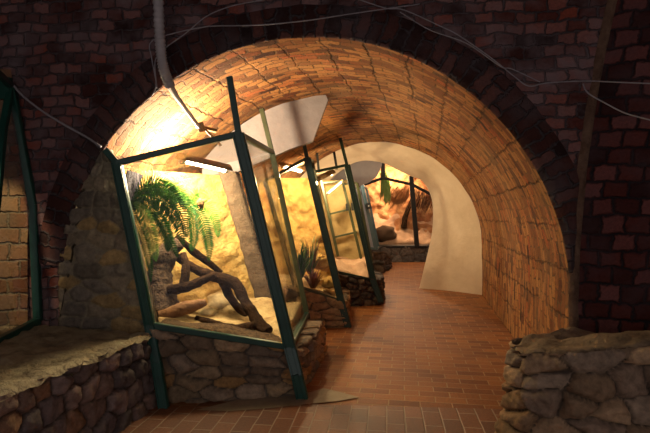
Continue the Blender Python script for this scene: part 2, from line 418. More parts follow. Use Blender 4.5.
# floor
def floor_patch(name, poly, mat, z, ang, label):
    ca, sa = math.cos(ang), math.sin(ang)
    V = [Vector((x, y, z)) for x, y in poly]
    return tag(mk(name, V, [tuple(range(len(V)))], mat, uv=[(x*ca+y*sa, -x*sa+y*ca) for x, y in poly]), label, 'floor', kind='structure')
floor_patch('floor', [(-3.6, -2), (3.9, -2), (3.9, 3.6), (5.2, 11), (5.6, 20), (-2.5, 20), (-2.5, 9), (-3.6, 4.6)], M['floor'], 0.0, math.radians(-9), 'red brick paved floor of the passage')
floor_patch('floor.001', [(-1.9, 1.0), (1.75, 1.0), (1.75, 3.86), (-.1, 3.98), (-1.9, 3.86)], M['floor2'], 0.004, math.radians(83), 'border of red paving bricks laid lengthwise')
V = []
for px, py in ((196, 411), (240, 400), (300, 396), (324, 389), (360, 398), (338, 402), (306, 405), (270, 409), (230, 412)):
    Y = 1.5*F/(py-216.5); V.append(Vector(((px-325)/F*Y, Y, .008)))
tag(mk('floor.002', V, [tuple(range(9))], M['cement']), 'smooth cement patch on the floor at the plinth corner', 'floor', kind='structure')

# cream plaster bend closing the brick tunnel
n = 64
E0, _ = ring_pts(1.0, n)
key = [(419, 290, 10.45), (424, 268, 10.55), (428, 252, 10.65), (432, 233, 10.75), (433, 212, 10.8), (431, 196, 10.8), (423, 181.5, 10.8), (413, 177, 10.8), (403, 172.5, 10.8), (393, 167.5, 10.8), (382.6, 163, 10.8), (372, 161, 10.8), (362, 161, 10.8),
       (350, 165, 10.8), (330, 180, 10.8), (318, 200, 10.8), (312, 225, 10.8), (310, 288, 10.8)]
E1 = spline([P(*k) for k in key], 8)
def resample(pts, m):
    d = [0]
    for a, b in zip(pts, pts[1:]): d.append(d[-1]+(b-a).length)
    return [Vector([float(np.interp(d[-1]*i/(m-1), d, [p[q] for p in pts])) for q in range(3)]) for i in range(m)]
E0r = resample(E0, 97); E1r = resample(E1, 97)
for q in (E0r, E1r):
    q[0].z = 0; q[-1].z = 0
V = []; rows_n = 18
for j in range(rows_n+1):
    t = j/rows_n
    for p, q in zip(E0r, E1r):
        w = p.lerp(q, t)
        w.y += 0.10*math.sin(math.pi*t)*(0.35+0.65*min(1, max(0, (w.x-.5)/2)))   # the splay swells backwards before it turns
        V.append(w+Vector((0, .02*noise.noise(w*1.6), 0))*(1 if 0 < j else 0))
for k in range(1, 4):           # lip, then out to the far chamber
    for q in E1r:
        cxy = Vector((1.0, 10.8, 1.0)); dirv = (q-cxy); dirv.y = 0; dirv.normalize()
        if q.z <= 0.01: dirv.z = 0
        V.append(q+Vector((0, [.05, .12, .2][k-1], 0))+dirv*[.02, .2, 2.2][k-1])
tag(mk('wall_back', V, grid_faces(97, rows_n+4), M['plaster']), 'cream plastered bend closing the brick tunnel', 'wall', kind='structure')

# far chamber
V = []; UV = []
prof = [(4.9, 0), (4.9, 1.6), (4.5, 2.9), (3.2, 3.9), (1.2, 4.2), (-.6, 3.9), (-1.8, 2.9), (-2.2, 1.6), (-2.2, 0)]
for y in (10.9, 13, 15, 17, 19.3):
    for x, z in prof: V.append(Vector((x, y, z)))
Fc = grid_faces(9, 5); Fc.append(tuple(4*9+i for i in range(9)))
tag(mk('ceiling.002', V, Fc, M['lilac2']), 'plastered shell of the far chamber', 'ceiling', kind='structure')

# hanging plaster partitions across the vault
def partition(name, outline, Y, th, mat, label, dn=0.0):
    pts = [Vector((p[0], Y, p[1])) for p in outline]
    m = MB(); m.slab(pts, (0, 1, 0), th)
    return tag(m.build(name, mat), label, 'partition', kind='structure')
Yp = 5.9
out = [(P(328, 101, Yp).x, P(328, 100, Yp).z), (P(313, 141, Yp).x, P(313, 141, Yp).z), (P(290, 149, Yp).x, P(290, 149, Yp).z), (P(272, 157, Yp).x, P(272, 157, Yp).z), (P(235, 173, Yp).x, P(235, 173, Yp).z), (-1.45, 1.98)]
for X in np.linspace(-1.45, out[0][0]-.03, 22): out.append((X, vault_top(Yp, X)-.0))
partition('wall_partition', out, Yp, .12, M['lilac'], 'pinkish grey plaster partition hanging from the vault behind the nearest terrarium')
Yq = 12.0
out = [P(*k, Yq) for k in ((384, 150), (383, 160), (381, 168), (377, 176), (370, 182), (360, 186), (340, 191), (300, 196), (300, 130), (384, 130))]
partition('wall_partition.001', [(p.x, p.z) for p in out], Yq, .14, M['lilac2'], 'blue grey plaster partition beyond the plastered bend')

# ------------------------------------------------------------------ rubble: plinths, ledge, infill, low wall
STY = [(.20, .155, .10), (.26, .20, .13), (.15, .12, .09), (.22, .19, .14), (.30, .20, .09), (.17, .15, .12)]
def plinth(name, pts, H, cap, label, seed, su=.24, sv=.15, pal=PAL, depth=.045, batter=0.05, res=0.013):
    fn, W = path_fn(pts, H, batter=batter)
    o = rubble(fn, W, max(H), name, M['stone'], su, sv, depth, res, seed, pal, cap=cap)
    return tag(o, label, 'plinth')
plinth('stone_plinth', [(-1.42, 4.02), (-.8, 4.1), (-.24, 4.2), (-.13, 4.75), (-.02, 5.55)], [.60, .48, .38, .37, .37], [(-.4, 5.55, .36), (-1.5, 5.5, .5), (-1.5, 4.3, .6)],
       'rubble stone plinth under the nearest leaning terrarium with ferns', 3, su=.27, sv=.13, pal=[(.27, .20, .12), (.33, .24, .14), (.20, .15, .10), (.29, .22, .15), (.36, .22, .09), (.23, .18, .13)])
plinth('stone_plinth', [(-.55, 6.62), (-.1, 6.7), (.28, 6.78), (.33, 7.3), (.36, 8.1)], [.56, .46, .34, .34, .34], [(0, 8.1, .36), (-.6, 8.1, .5)],
       'tan block plinth under the second terrarium with yellow rock', 12, su=.36, sv=.16, pal=[(.28, .19, .10), (.22, .15, .085), (.25, .17, .095)], depth=.035)
plinth('stone_plinth', [(.05, 8.28), (.5, 8.36), (.94, 8.5), (1.02, 9.0), (1.08, 9.75)], [.56, .50, .42, .42, .42], [(.6, 9.75, .42), (0, 9.75, .5)],
       'dark low rock plinth under the third terrarium with pink sand', 21, su=.22, sv=.13, pal=[(.07, .05, .04), (.10, .07, .05), (.05, .04, .035)], depth=.05)
plinth('stone_plinth', [(.2, 12.9), (.9, 12.95), (1.46, 13.1), (1.64, 13.8), (1.9, 14.6)], [.6, .6, .58, .5, .4], [(.8, 14.6, .5), (.2, 14.6, .6)],
       'dark stone mound under the narrow blue framed terrarium', 22, su=.3, sv=.2, pal=[(.08, .055, .04), (.10, .075, .05), (.06, .05, .04)], depth=.07, res=.025)
plinth('stone_plinth', [(.9, 16.9), (1.9, 16.45), (2.9, 16.5), (3.8, 16.7)], [.55, .53, .53, .55], [(3.8, 18.6, .55), (.9, 18.6, .55)],
       'low dark fieldstone plinth below the red rock enclosure at the far end', 23, su=.34, sv=.24, pal=[(.12, .105, .09), (.16, .14, .12), (.09, .085, .08)], depth=.06, res=.025)

# left ledge: front path, then a rough top
fn, W = path_fn([(-1.85, 1.2), (-1.70, 2.4), (-1.60, 2.95), (-1.42, 3.6), (-1.36, 3.98)], [.56, .56, .56, .56, .55], batter=0.12)
nu = 60
ledge = rubble(fn, W, .56, 'stone_ledge', M['stone'], .19, .125, .035, .012, 5, [(.20, .15, .135), (.145, .115, .11), (.24, .17, .14), (.12, .10, .095), (.28, .17, .105)])
tag(ledge, 'low stone ledge with weathered flat top in the left foreground', 'ledge')
fn2 = lambda u, v: fn(u, 1.0)
V = []; nu, nv = 90, 44
for j in range(nv+1):
    for i in range(nu+1):
        a, _n = fn(i/nu, 1.0); a = a+_n*.045
        bq = Vector((lerp(-3.3, -3.15, i/nu), lerp(1.2, 4.30, (i/nu)**.9), .56))
        if i == nu: bq = Vector((-2.6, 4.34, .56))
        bq = Vector((lerp(-3.3, -2.7, i/nu), lerp(1.2, 4.36, i/nu), .56))
        p = a.lerp(bq, j/nv)
        p.z += .03*noise.noise(p*4)+.022*noise.noise(p*11)+.01*noise.noise(p*26)+(.012 if j > 0 else -.02)
        V.append(p)
top = mk('ledge_top', V, grid_faces(nu+1, nv+1), plain_mat('ledge_mortar', (.15, .115, .075), (.37, .30, .18), 5, .85, 1.2, .05, 16, c3=(.52, .44, .28)), ledge)
# little filler between ledge top and infill
V = [Vector((-1.36, 3.98, .55)), Vector((-1.36, 4.4, .56)), Vector((-2.75, 4.4, .56)), Vector((-2.7, 4.3, .56))]

# rubble infill inside the left of the arch
def infill(u, v):
    z = lerp(.52, 2.06, v); ls = -math.sqrt(max(R*R-max(z-cz0, 0)**2, 0))-.03
    L = c0+a0*ls; L.z = z
    Rr = Vector((float(np.interp(z, [.5, .63, 1.93, 2.06], [-1.375, -1.41, -1.68, -1.79])), 4.14, z))
    return L.lerp(Rr, u), n0
tag(rubble(infill,   .62, 1.54, 'wall_infill', M['stone'], .19, .12, .020, .012, 31, [(.27, .225, .145), (.20, .175, .13), (.38, .27, .12), (.16, .14, .11), (.25, .21, .145)], mortar=(.26, .23, .155), thick=.06),
    'rough rubble infill between arch edge and nearest terrarium', 'wall', kind='structure')

# low rubble wall, right foreground, rounded left end
fn, W = path_fn([(1.72, 3.62), (1.36, 3.55), (1.21, 3.38), (1.26, 3.16), (1.5, 3.04), (2.0, 2.98), (3.4, 2.85)], [.66, .64, .60, .63, .66, .72, .96], batter=.10, rnd=.12, flip=1)
fnr = lambda u, v: fn(u, v)
low = rubble(fn, W, .8, 'low_stone_wall', M['stone'], .25, .17, .06, .014, 44, [(.32, .22, .135), (.40, .28, .17), (.24, .175, .125), (.33, .255, .185), (.29, .19, .105)], mortar=(.06, .045, .034))
tag(low, 'low rough stone wall with rounded end in front of right pier', 'stone wall')
V = []
for j in range(21):
    for i in range(81):
        a, _n = fn(i/80, 1.0); a = a+_n*.03
        q = Vector((lerp(1.72, 3.4, (i/80)), 3.66-.25*(i/80), a.z+.03))
        p = a.lerp(q, j/20); p.z += .05*math.sin(math.pi*min(1, j/20*1.2))*(.6+noise.noise(p*5))+.02*noise.noise(p*14)-(.07 if j == 0 else 0)
        V.append(p)
mk('wall_cap', V, grid_faces(81, 21), plain_mat('cap_stone', (.13, .095, .06), (.32, .23, .145), 8, .9, 1.0, .03, 20), low)

# ------------------------------------------------------------------ terrariums
def terrarium(name, label, FLb, FLt, FRb, FRt, BRb, BRt, BLt, BLb, ext, mat, w=.045, glass_back=None, mats=None, wf=1.3, group='leaning glass terrariums along the left wall'):
    base = (FLb+FRb+BRb+BLb)/4
    t = thing(name, base, label, 'terrarium', group)
    mats = mats or {}
    def post(a, b, extras, key, ww=w):
        m = MB(); pts = extras[0]+[a, b]+extras[1]
        for i, (p, q) in enumerate(zip(pts, pts[1:])):
            if len(extras[1]) and i == len(pts)-2: m.bar(p, q, min(ww, .052), .04)      # the stub up to the vault is a single thin bar
            else:
                m.bar(p, q, ww, ww*.6)
                e = Vector((-ww*.42, -ww*.34, 0)); m.bar(p+e, q+e, ww*.16, ww*.2)        # raised lips of the angle iron
                e = Vector((ww*.30, -ww*.34, 0)); m.bar(p+e, q+e, ww*.3, ww*.2)
        return m.build('post', mats.get(key, mat), t)
    post(FLb, FLt, ext['FL'], 'FL', w*(1.25 if wf > 1.5 else 1)); post(FRb, FRt, ext['FR'], 'FR', w*wf); post(BRb, BRt, ext['BR'], 'BR', w*.95)
    def rail(a, b, ww=w*.8, key='rail'):
        return MB().bar(a, b, ww, ww, Vector((0, 0, 1))).build('rail', mats.get(key, mat), t)
    rail(FLb, FRb); rail(FLt, FRt); rail(FRb, BRb); rail(FRt, BRt); 
    if ext.get('back', True): rail(BRt, BLt)
    def pane(q, nm='glass_pane'):
        n = (q[1]-q[0]).cross(q[3]-q[0]).normalized()
        return MB().slab([p-n*.003 for p in q], n, .006).build(nm, M['glass'], t)
    pane([FLb, FRb, FRt, FLt]); pane([FRb, BRb, BRt, FRt])
    if glass_back: pane(glass_back)
    return t
def lid(t, q, n=1):
    V = [Vector(p) for p in q]
    uv = [(p.x, p.y) for p in V]
    return mk('mesh_lid', V, [(0, 1, 2, 3)], M['wire'], t, uv=uv, smooth=False)
def relief(name, fn, nu, nv, amp, scale, mat, parent=None, seed=0, ridge=False):
    V = []
    for j in range(nv+1):
        for i in range(nu+1):
            p, n = fn(i/nu, j/nv)
            k = noise.noise(p*scale+Vector((seed, 0, 0)))+.5*noise.noise(p*scale*2.3+Vector((seed, 3, 0)))+.25*noise.noise(p*scale*5)
            V.append(p+n*amp*k)
    return mk(name, V, grid_faces(nu+1, nv+1), mat, parent)
def bed(name, quad, amp, mat, label, seed=0, n=40, zs=None, lumps=()):
    a, b, c, d = [Vector(q) for q in quad]; V = []
    for j in range(n+1):
        for i in range(n+1):
            p = a.lerp(b, i/n).lerp(d.lerp(c, i/n), j/n)
            p.z += amp*(noise.noise(p*3+Vector((seed, 0, 0)))+.5*noise.noise(p*8)+.25*noise.noise(p*20))
            for (lx, ly, lr, lh) in lumps: p.z += lh*math.exp(-((p.x-lx)**2+(p.y-ly)**2)/lr**2)
            V.append(p)
    nn = len(V); rim = [i for i in range(n+1)]+[j*(n+1)+n for j in range(1, n+1)]+[n*(n+1)+i for i in range(n-1, -1, -1)]+[j*(n+1) for j in range(n-1, 0, -1)]
    Fc = grid_faces(n+1, n+1); zb = min(q.z for q in (a, b, c, d))-.12
    for k in rim: V.append(Vector((V[k].x, V[k].y, zb)))
    m = len(rim)
    for k in range(m): Fc.append((rim[k], nn+k, nn+(k+1) % m, rim[(k+1) % m]))
    Fc.append(tuple(nn+k for k in range(m-1, -1, -1)))
    return tag(mk(name, V, Fc, mat), label, 'sand', kind='stuff')

# --- nearest terrarium
FLb, FLt = P(150, 325, 4.05), P(117, 163, 4.05); FRb, FRt = P(290, 347, 4.17), P(238.5, 134, 4.17)
BRb, BRt = P(307, 314, 5.58), P(272, 152, 5.58); BLt = Vector((-1.70, 5.42, 1.93)); BLb = Vector((-1.9, 5.42, .5))
colT, colB = P(229, 172, 5.48), P(266, 300, 5.48)
T1 = terrarium('terrarium', 'large green framed leaning terrarium with ferns and driftwood, nearest the camera', FLb, FLt, FRb, FRt, BRb, BRt, BLt, BLb,
    {'FL': ([Vector((-1.26, 3.92, 0.0)), P(157, 362, 3.97)], [P(105.5, 150, 4.05)]), 'FR': ([Vector((-.185, 4.12, 0)), P(297, 374, 4.12)], [P(229.5, 77, 4.17)]), 'BR': ([P(309, 324, 5.58)], [P(261.5, 109, 5.58)]), 'back': False}, M['green'], .062,
    [colB+Vector((.1, .04, 0)), BRb, BRt, colT+Vector((.12, .04, .05))], {'BR': M['olive']}, 1.6)
lid(T1, [FLt, FRt, BRt, BLt])
def backfn(u, v):
    z = lerp(.42, 1.95, v); yl = 4.80; L = Vector((vault_left(yl, z)+.05, yl, z)); t = (z-colB.z)/(colT.z-colB.z)
    Rr = Vector((lerp(colB.x, colT.x, t), 5.56, z)); return L.lerp(Rr, u), Vector((0, -1, 0))
relief('back_panel', backfn, 50, 60, .045, 3.5, M['yellow'], T1, 3)
def leftfn(u, v):
    z = lerp(.5, 1.9, v); A = Vector((float(np.interp(z, [.5, .63, 1.93], [-1.43, -1.46, -1.73])), 4.32, z)); B = Vector((vault_left(4.8, z)+.06, 4.82, z))
    return A.lerp(B, u), Vector((1, -.3, 0)).normalized()
o = relief('side_panel', leftfn, 40, 50, .05, 4, M['bluestone'], T1, 8); o['label'] = 'blue grey stone left side'
def colfn(u, v):
    c = colB.lerp(colT, v); a = 2*math.pi*u; r = .105
    sq = max(abs(math.cos(a)), abs(math.sin(a)))**.7
    return c+Vector((math.cos(a)*r/sq, math.sin(a)*.09/sq, 0)), Vector((math.cos(a), math.sin(a), 0))
o = relief('pillar', colfn, 28, 50, .012, 9, M['column'], T1, 4); o['label'] = 'rough brown grey leaning pillar at the back corner'
bed('sand_bed', [(-1.36, 4.2, .56), (-.36, 4.26, .42), (-.26, 5.42, .56), (-1.78, 4.95, .66)], .03, M['sand'], 'pale lumpy sand bed in the nearest terrarium', 2, 50,
    lumps=[(-.98, 4.95, .18, .12), (-.62, 5.1, .2, .10), (-1.35, 4.6, .2, .06), (-.45, 4.7, .12, .05)])

bed('leaf_litter', [(-1.37, 4.11, .625), (-.34, 4.21, .435), (-.40, 4.34, .47), (-1.36, 4.28, .64)], .03, plain_mat('litter', (.03, .018, .01), (.16, .09, .04), 30, .9, 1.2, .03, 60), 'dark strip of leaf litter along the front rail of the nearest terrarium', 4, 40)
def branch(name, label, paths, mat, seed, parent_label=None):
    m = MB()
    for q, (pts, rads) in enumerate(paths):
        sp = spline([P(*k) for k in pts], 9)
        m.tube(sp, srad(rads, len(sp)), 12, .22, seed+q*7)
    return tag(m.build(name, mat, smooth=True), label, 'branch')
branch('tree_stump', 'thick rough barked stump at the left of the driftwood', [([(180, 243, 4.85), (168, 252, 4.8), (160, 272, 4.75), (158, 292, 4.7), (161, 313, 4.65)], [.06, .10, .115, .15, .20])], M['bark'], 3)
branch('driftwood_branch', 'forked brown driftwood branch sloping down to the right front', [
    ([(172, 253, 4.85), (192, 267, 4.8), (212, 276, 4.75), (234, 283, 4.7), (246, 303, 4.6), (257, 320, 4.5), (268, 333, 4.4)], [.035, .045, .05, .055, .05, .05, .06]),
    ([(222, 279, 4.74), (229, 294, 4.78), (238, 308, 4.8), (247, 316, 4.78)], [.05, .042, .035, .03])], M['wood'], 11)
branch('driftwood_branch', 'thin dark upper driftwood branch against the yellow back wall', [([(176, 236, 4.9), (194, 252, 4.92), (208, 262, 4.92), (221, 273, 4.9)], [.03, .036, .036, .025])], M['wood'], 23)
branch('driftwood_branch', 'low curved driftwood branch lying along the sand front', [([(196, 318, 4.5), (212, 324, 4.45), (234, 330, 4.42), (252, 326, 4.45), (264, 322, 4.5)], [.025, .045, .05, .04, .03])], M['wood'], 31)
branch('driftwood_branch', 'gnarled middle driftwood branch leaning on the thick stump', [([(168, 290, 4.62), (182, 288, 4.62), (197, 283, 4.66), (214, 275, 4.72)], [.04, .05, .045, .03]), ([(184, 284, 4.64), (186, 268, 4.7), (183, 254, 4.8)], [.045, .04, .03])], M['wood'], 41)
branch('bark_slab', 'reddish bark log lying in front of the thick stump', [([(158, 316, 4.42), (176, 311, 4.45), (192, 306, 4.5), (206, 302, 4.55)], [.04, .06, .055, .03])], M['redbark'], 51)

def rock(name, c, size, mat, label, seed, cat='rock', sq=(1, 1, 1), sub=3, amp=.28):
    import bmesh
    bm = bmesh.new(); bmesh.ops.create_icosphere(bm, subdivisions=sub, radius=1)
    for v in bm.verts:
        k = 1+amp*noise.noise(v.co*1.6+Vector((seed, 0, 0)))+amp*.5*noise.noise(v.co*4+Vector((seed, 5, 0)))
        v.co = Vector((v.co.x*sq[0], v.co.y*sq[1], v.co.z*sq[2]))*k*size+Vector(c)
    me = bpy.data.meshes.new(name); bm.to_mesh(me); bm.free()
    me.polygons.foreach_set('use_smooth', [True]*len(me.polygons))
    return tag(link(name, me, mat), label, cat)
M['palerock'] = plain_mat('pale_rock', (.50, .36, .18), (.72, .56, .33), 8, .9, .9, .02, 40)
rock('pale_rock', P(222, 303, 4.95), .14, M['palerock'], 'pale yellow rock under the fork of the driftwood', 1, sq=(1.1, 1, .8))
rock('pale_rock', P(239, 310, 4.95), .09, M['palerock'], 'small pale rock right of the larger yellow rock', 2, sq=(1.2, 1, .7))
rock('pale_rock', P(208, 312, 4.7), .065, M['palerock'], 'small pale rock beside the reddish bark log', 5, sq=(1.2, 1, .7))

# ferns
def frond(parent, pts, width, mat, n=44, droop=.35, side=None):
    sp = spline(pts, 10); m = MB(); L = len(sp)
    m.tube(sp, srad([.005, .002], L), 5)
    for i in range(n):
        t = (i+.8)/(n+.6); x = t*(L-1); k = min(int(x), L-2); f = x-k
        p = sp[k].lerp(sp[k+1], f); d = (sp[k+1]-sp[k]).normalized()
        s0 = side or Vector((0, 1, 0)).cross(d)
        s0 = s0-d*s0.dot(d); s0.normalize(); nn = d.cross(s0).normalized()
        wl = width*math.sin(math.pi*min(1, .12+.9*t))**.75*(.9+.2*random.random())
        wd = max(.013, (sp[-1]-sp[0]).length/n*1.0)
        for sg in (-1, 1):
            dr = (s0*sg*.93+d*.38+nn*(random.random()-.5)*.35+Vector((0, 0, -droop*.3*random.random()))).normalized()
            q = p+dr*wl; mid = p+dr*wl*.45; b = dr.cross(nn).normalized()*wd*.5
            m.add([p-b*.5, p+b*.5, mid+b+nn*.004, q+Vector((0, 0, -droop*wl*.25)), mid-b+nn*.004], [(0, 1, 2, 3, 4)])
    return m.build('frond', mat, parent)
f1 = thing('fern', P(133, 200, 4.75), 'dark green fern arching from the upper left corner of the nearest terrarium', 'fern')
for pts, w, mt in [
    ([(131, 200, 4.75), (146, 191, 4.7), (163, 191, 4.66), (176, 203, 4.62), (184, 222, 4.6), (187, 238, 4.6)], .13, 'fern'),
    ([(130, 198, 4.8), (150, 196, 4.74), (168, 205, 4.7), (178, 224, 4.66), (184, 246, 4.62)], .12, 'fern'),
    ([(130, 203, 4.7), (146, 204, 4.64), (158, 216, 4.6), (168, 236, 4.56), (178, 258, 4.52)], .10, 'fern'),
    ([(132, 204, 4.6), (142, 210, 4.56), (149, 226, 4.54), (154, 246, 4.52), (156, 262, 4.5)], .085, 'fernlight'),
    ([(128, 198, 4.6), (134, 216, 4.56), (143, 238, 4.54), (149, 262, 4.5), (151, 284, 4.48)], .065, 'fern'),
    ([(127, 198, 4.7), (126, 188, 4.7), (128, 178, 4.7), (131, 170, 4.7)], .06, 'fern'),
    ([(134, 199, 4.85), (148, 186, 4.86), (166, 186, 4.86), (180, 196, 4.84), (190, 212, 4.8)], .11, 'fernlight'),
    ([(131, 199, 4.68), (140, 188, 4.64), (156, 184, 4.6), (172, 193, 4.56), (184, 209, 4.54)], .11, 'fern'),
    ([(131, 202, 4.62), (146, 196, 4.56), (162, 201, 4.52), (172, 214, 4.5), (178, 230, 4.48)], .11, 'fern'),
    ([(138, 196, 4.72), (156, 189, 4.7), (174, 190, 4.68), (186, 202, 4.66), (194, 220, 4.64)], .10, 'fernlight'),
    ([(150, 206, 4.7), (162, 222, 4.66), (168, 238, 4.62), (168, 252, 4.6)], .08, 'fern')]:
    frond(f1, [P(*k) for k in pts], w, M[mt])
f2 = thing('fern', P(192, 204, 4.95), 'bright green fern hanging in the middle of the yellow back wall', 'fern')
for pts, w, mt in [
    ([(191, 204, 5.0), (202, 203, 4.94), (212, 212, 4.9), (217, 226, 4.88), (218, 238, 4.86)], .085, 'fernlight'),
    ([(192, 206, 4.95), (200, 214, 4.9), (206, 230, 4.86), (209, 246, 4.84), (209, 262, 4.82)], .09, 'fern'),
    ([(190, 205, 4.95), (184, 198, 4.9), (176, 197, 4.86), (170, 203, 4.84)], .08, 'fernlight'),
    ([(191, 204, 5.0), (196, 194, 4.96), (204, 193, 4.92), (210, 199, 4.9)], .07, 'fernlight'),
    ([(190, 206, 4.9), (193, 222, 4.86), (194, 238, 4.84), (191, 252, 4.82)], .08, 'fern')]:
    frond(f2, [P(*k) for k in pts], w, M[mt], 30)
rock('seed_pod', P(200.5, 203, 4.92), .035, M['seed'], 'small brown pod hanging beside the bright green fern', 4, 'seed pod', (0.9, .9, 1.3), 3, .3)
m = MB(); m.tube(spline([P(152, 168, 4.8), P(152.5, 178, 4.8), P(152, 190, 4.74)], 4), .004, 6)
tag(m.build('hanging_wire', M['black']), 'thin wire holding up the dark green fern', 'wire')

# --- second terrarium
FLb, FLt = P(295, 285, 6.68), P(265, 181, 6.68); FRb, FRt = P(341, 301, 6.8), P(307, 158, 6.8)
BRb, BRt = Vector((.215, 8.02, .36)), Vector((-.20, 8.02, 2.38)); BLt = Vector((-1.05, 8.02, 2.05)); BLb = Vector((-1.2, 8.02, .5))
T2 = terrarium('terrarium', 'second terrarium from the camera with bright yellow rock back and grassy plants', FLb, FLt, FRb, FRt, BRb, BRt, BLt, BLb,
    {'FL': ([], []), 'FR': ([P(348, 327, 6.78)], [P(304, 144, 6.8)]), 'BR': ([], [])}, M['darkgreen'], .05, None, {'FL': M['olive'], 'rail': M['olive'], 'BR': M['olive']}, 2.0)
def b2(u, v):
    z = lerp(.4, 2.12, v); L = Vector((vault_left(8.0, z)+.06, 7.98, z)); Rr = Vector((lerp(.26, -.14, v), 8.06, z)); return L.lerp(Rr, u), Vector((0, -1, 0))
relief('back_panel', b2, 60, 70, .13, 2.6, M['yellow'], T2, 13)
bed('sand_bed', [(-.42, 6.76, .50), (.20, 6.86, .36), (.22, 7.9, .5), (-1.0, 7.9, .62)], .04, M['sand'], 'ochre sand bed in the second terrarium with yellow rock', 5, 30)
lid(T2, [FLt, FRt, BRt, BLt])
rock('ochre_rock', P(322, 262, 7.5), .16, M['yellow'], 'tan rock right of the grassy plants in the second terrarium', 9, sq=(.8, 1, .75), amp=.4)
rock('ochre_rock', P(329, 283, 7.1), .12, M['yellow'], 'low tan rock by the front rail of the second terrarium', 10, sq=(.7, 1, .8), amp=.4)
def tuft(name, label, base, n, h, spread, mats, seed, w=.014):
    rng = random.Random(seed); t = thing(name, base, label, 'plant')
    for mi, mat in enumerate(mats):
        m = MB()
        for i in range(n//len(mats)):
            a = rng.random()*6.283; r = spread*(.3+.9*rng.random()); hh = h*(.6+.6*rng.random())
            p0 = base+Vector((math.cos(a), math.sin(a), 0))*.03; tip = base+Vector((math.cos(a)*r, math.sin(a)*r, hh*(.6+.5*rng.random())))
            midp = p0.lerp(tip, .5)+Vector((0, 0, hh*.28)); s = Vector((-math.sin(a), math.cos(a), 0))*w
            sp = spline([p0, midp, tip], 5)
            for k in range(len(sp)-1):
                w0 = 1-k/(len(sp)-1); w1 = 1-(k+1)/(len(sp)-1)
                m.add([sp[k]-s*w0, sp[k]+s*w0, sp[k+1]+s*w1, sp[k+1]-s*w1], [(0, 1, 2, 3)])
        m.build('leaves', mat, t)
    return t
tuft('spiky_plant', 'spiky green plant behind the front glass of the second terrarium', P(299, 280, 7.0), 90, .46, .30, [M['grassgreen'], M['fern']], 1)
tuft('spiky_plant', 'reddish leaved plant against the yellow rock of the second terrarium', P(310, 274, 7.3), 80, .50, .28, [M['redleaf'], M['grassgreen']], 2)
tuft('spiky_plant', 'dry brown tuft low in front of the reddish leaved plant', P(313, 288, 6.95), 70, .24, .26, [M['dryleaf'], M['redleaf']], 3)

# --- third terrarium
FLb, FLt = P(333, 271, 8.35), P(313, 172, 8.35); FRb, FRt = P(373, 280, 8.45), P(347, 165, 8.45)
BRb, BRt = Vector((.93, 9.55, .44)), Vector((.43, 9.55, 2.42)); BLt = Vector((-.35, 9.55, 2.22)); BLb = Vector((-.1, 9.55, .55))
T3 = terrarium('terrarium', 'third terrarium from the camera with pink sand and inner door frame', FLb, FLt, FRb, FRt, BRb, BRt, BLt, BLb,
    {'FL': ([], []), 'FR': ([P(381, 302, 8.42)], [P(340, 138, 8.45)]), 'BR': ([], []), 'back': False}, M['darkgreen'], .055, None, {'FL': M['olive']}, 1.9)
def b3(u, v):
    z = lerp(.4, 2.2, v); return Vector((-.75, 9.62, z)).lerp(Vector((lerp(.96, .48, v), 9.62, z)), u), Vector((0, -1, 0))
M['tan'] = plain_mat('tan_render', (.34, .23, .09), (.46, .33, .15), 4, .9, .6, .03, 14)
relief('back_panel', b3, 40, 50, .05, 3, M['tan'], T3, 17)
lid(T3, [FLt, FRt, BRt, BLt])
dr = MB()
for a, b in [((321, 180), (338, 256)), ((343, 183), (362, 262)), ((357, 183), (372, 262))]: dr.bar(P(*a, 9.2), P(*b, 9.2), .05, .04)
for a, b in [((322, 183), (344, 181)), ((330, 214), (351, 209)), ((335, 237), (357, 232)), ((344, 184), (357, 183))]: dr.bar(P(*a, 9.2), P(*b, 9.2), .035, .03)
dr.build('inner_frame', M['olive'], T3)
m = MB(); m.bar(P(347, 203.5, 9.1), P(347.6, 210.5, 9.1), .055, .03); m.bar(P(352.4, 203, 9.1), P(353, 210.5, 9.1), .055, .03); m.build('lock', M['black'], T3)
for a, b in (((317, 153), (319, 173)), ((334, 152), (337, 170))): MB().bar(P(*a, 9.3), P(*b, 9.3), .045).build('post', M['black'], T3)
bed('sand_bed', [(.17, 8.45, .6), (.74, 8.52, .48), (.88, 9.45, .68), (-.1, 9.45, .72)], .05, M['pinksand'], 'pink sand mound in the third terrarium', 8, 30, lumps=[(.22, 8.8, .2, .12), (.62, 8.85, .14, .10), (.75, 9.2, .2, .12)])

# --- narrow blue framed terrarium
FLb, FLt = P(350, 245, 12.95), P(335, 187, 12.95); FRb, FRt = P(376, 249, 13.05), P(362, 185, 13.05)
BRb, BRt = Vector((1.55, 14.5, .6)), Vector((1.2, 14.5, 2.32)); BLt = Vector((.3, 14.5, 2.3)); BLb = Vector((.5, 14.5, .6))
T4 = terrarium('terrarium', 'narrow blue grey framed terrarium beyond the plastered bend', FLb, FLt, FRb, FRt, BRb, BRt, BLt, BLb,
    {'FL': ([], []), 'FR': ([], [P(357, 163, 13.05)]), 'BR': ([], [])}, M['blue'], .075)
m = MB(); m.bar(P(368, 203, 12.98), P(369.4, 209, 12.98), .13, .06); lk = m.build('lock', M['black'], T4); MB().tube([P(368.7, 206, 12.96), P(368.7, 206, 12.92)], .018, 8).build('lock_barrel', M['white'], lk)
V = [Vector((.4, 14.45, .55)), Vector((1.5, 14.45, .55)), Vector((1.15, 14.45, 2.3)), Vector((.3, 14.45, 2.3))]
mk('back_panel', V, [(0, 1, 2, 3)], M['lilac2'], T4)

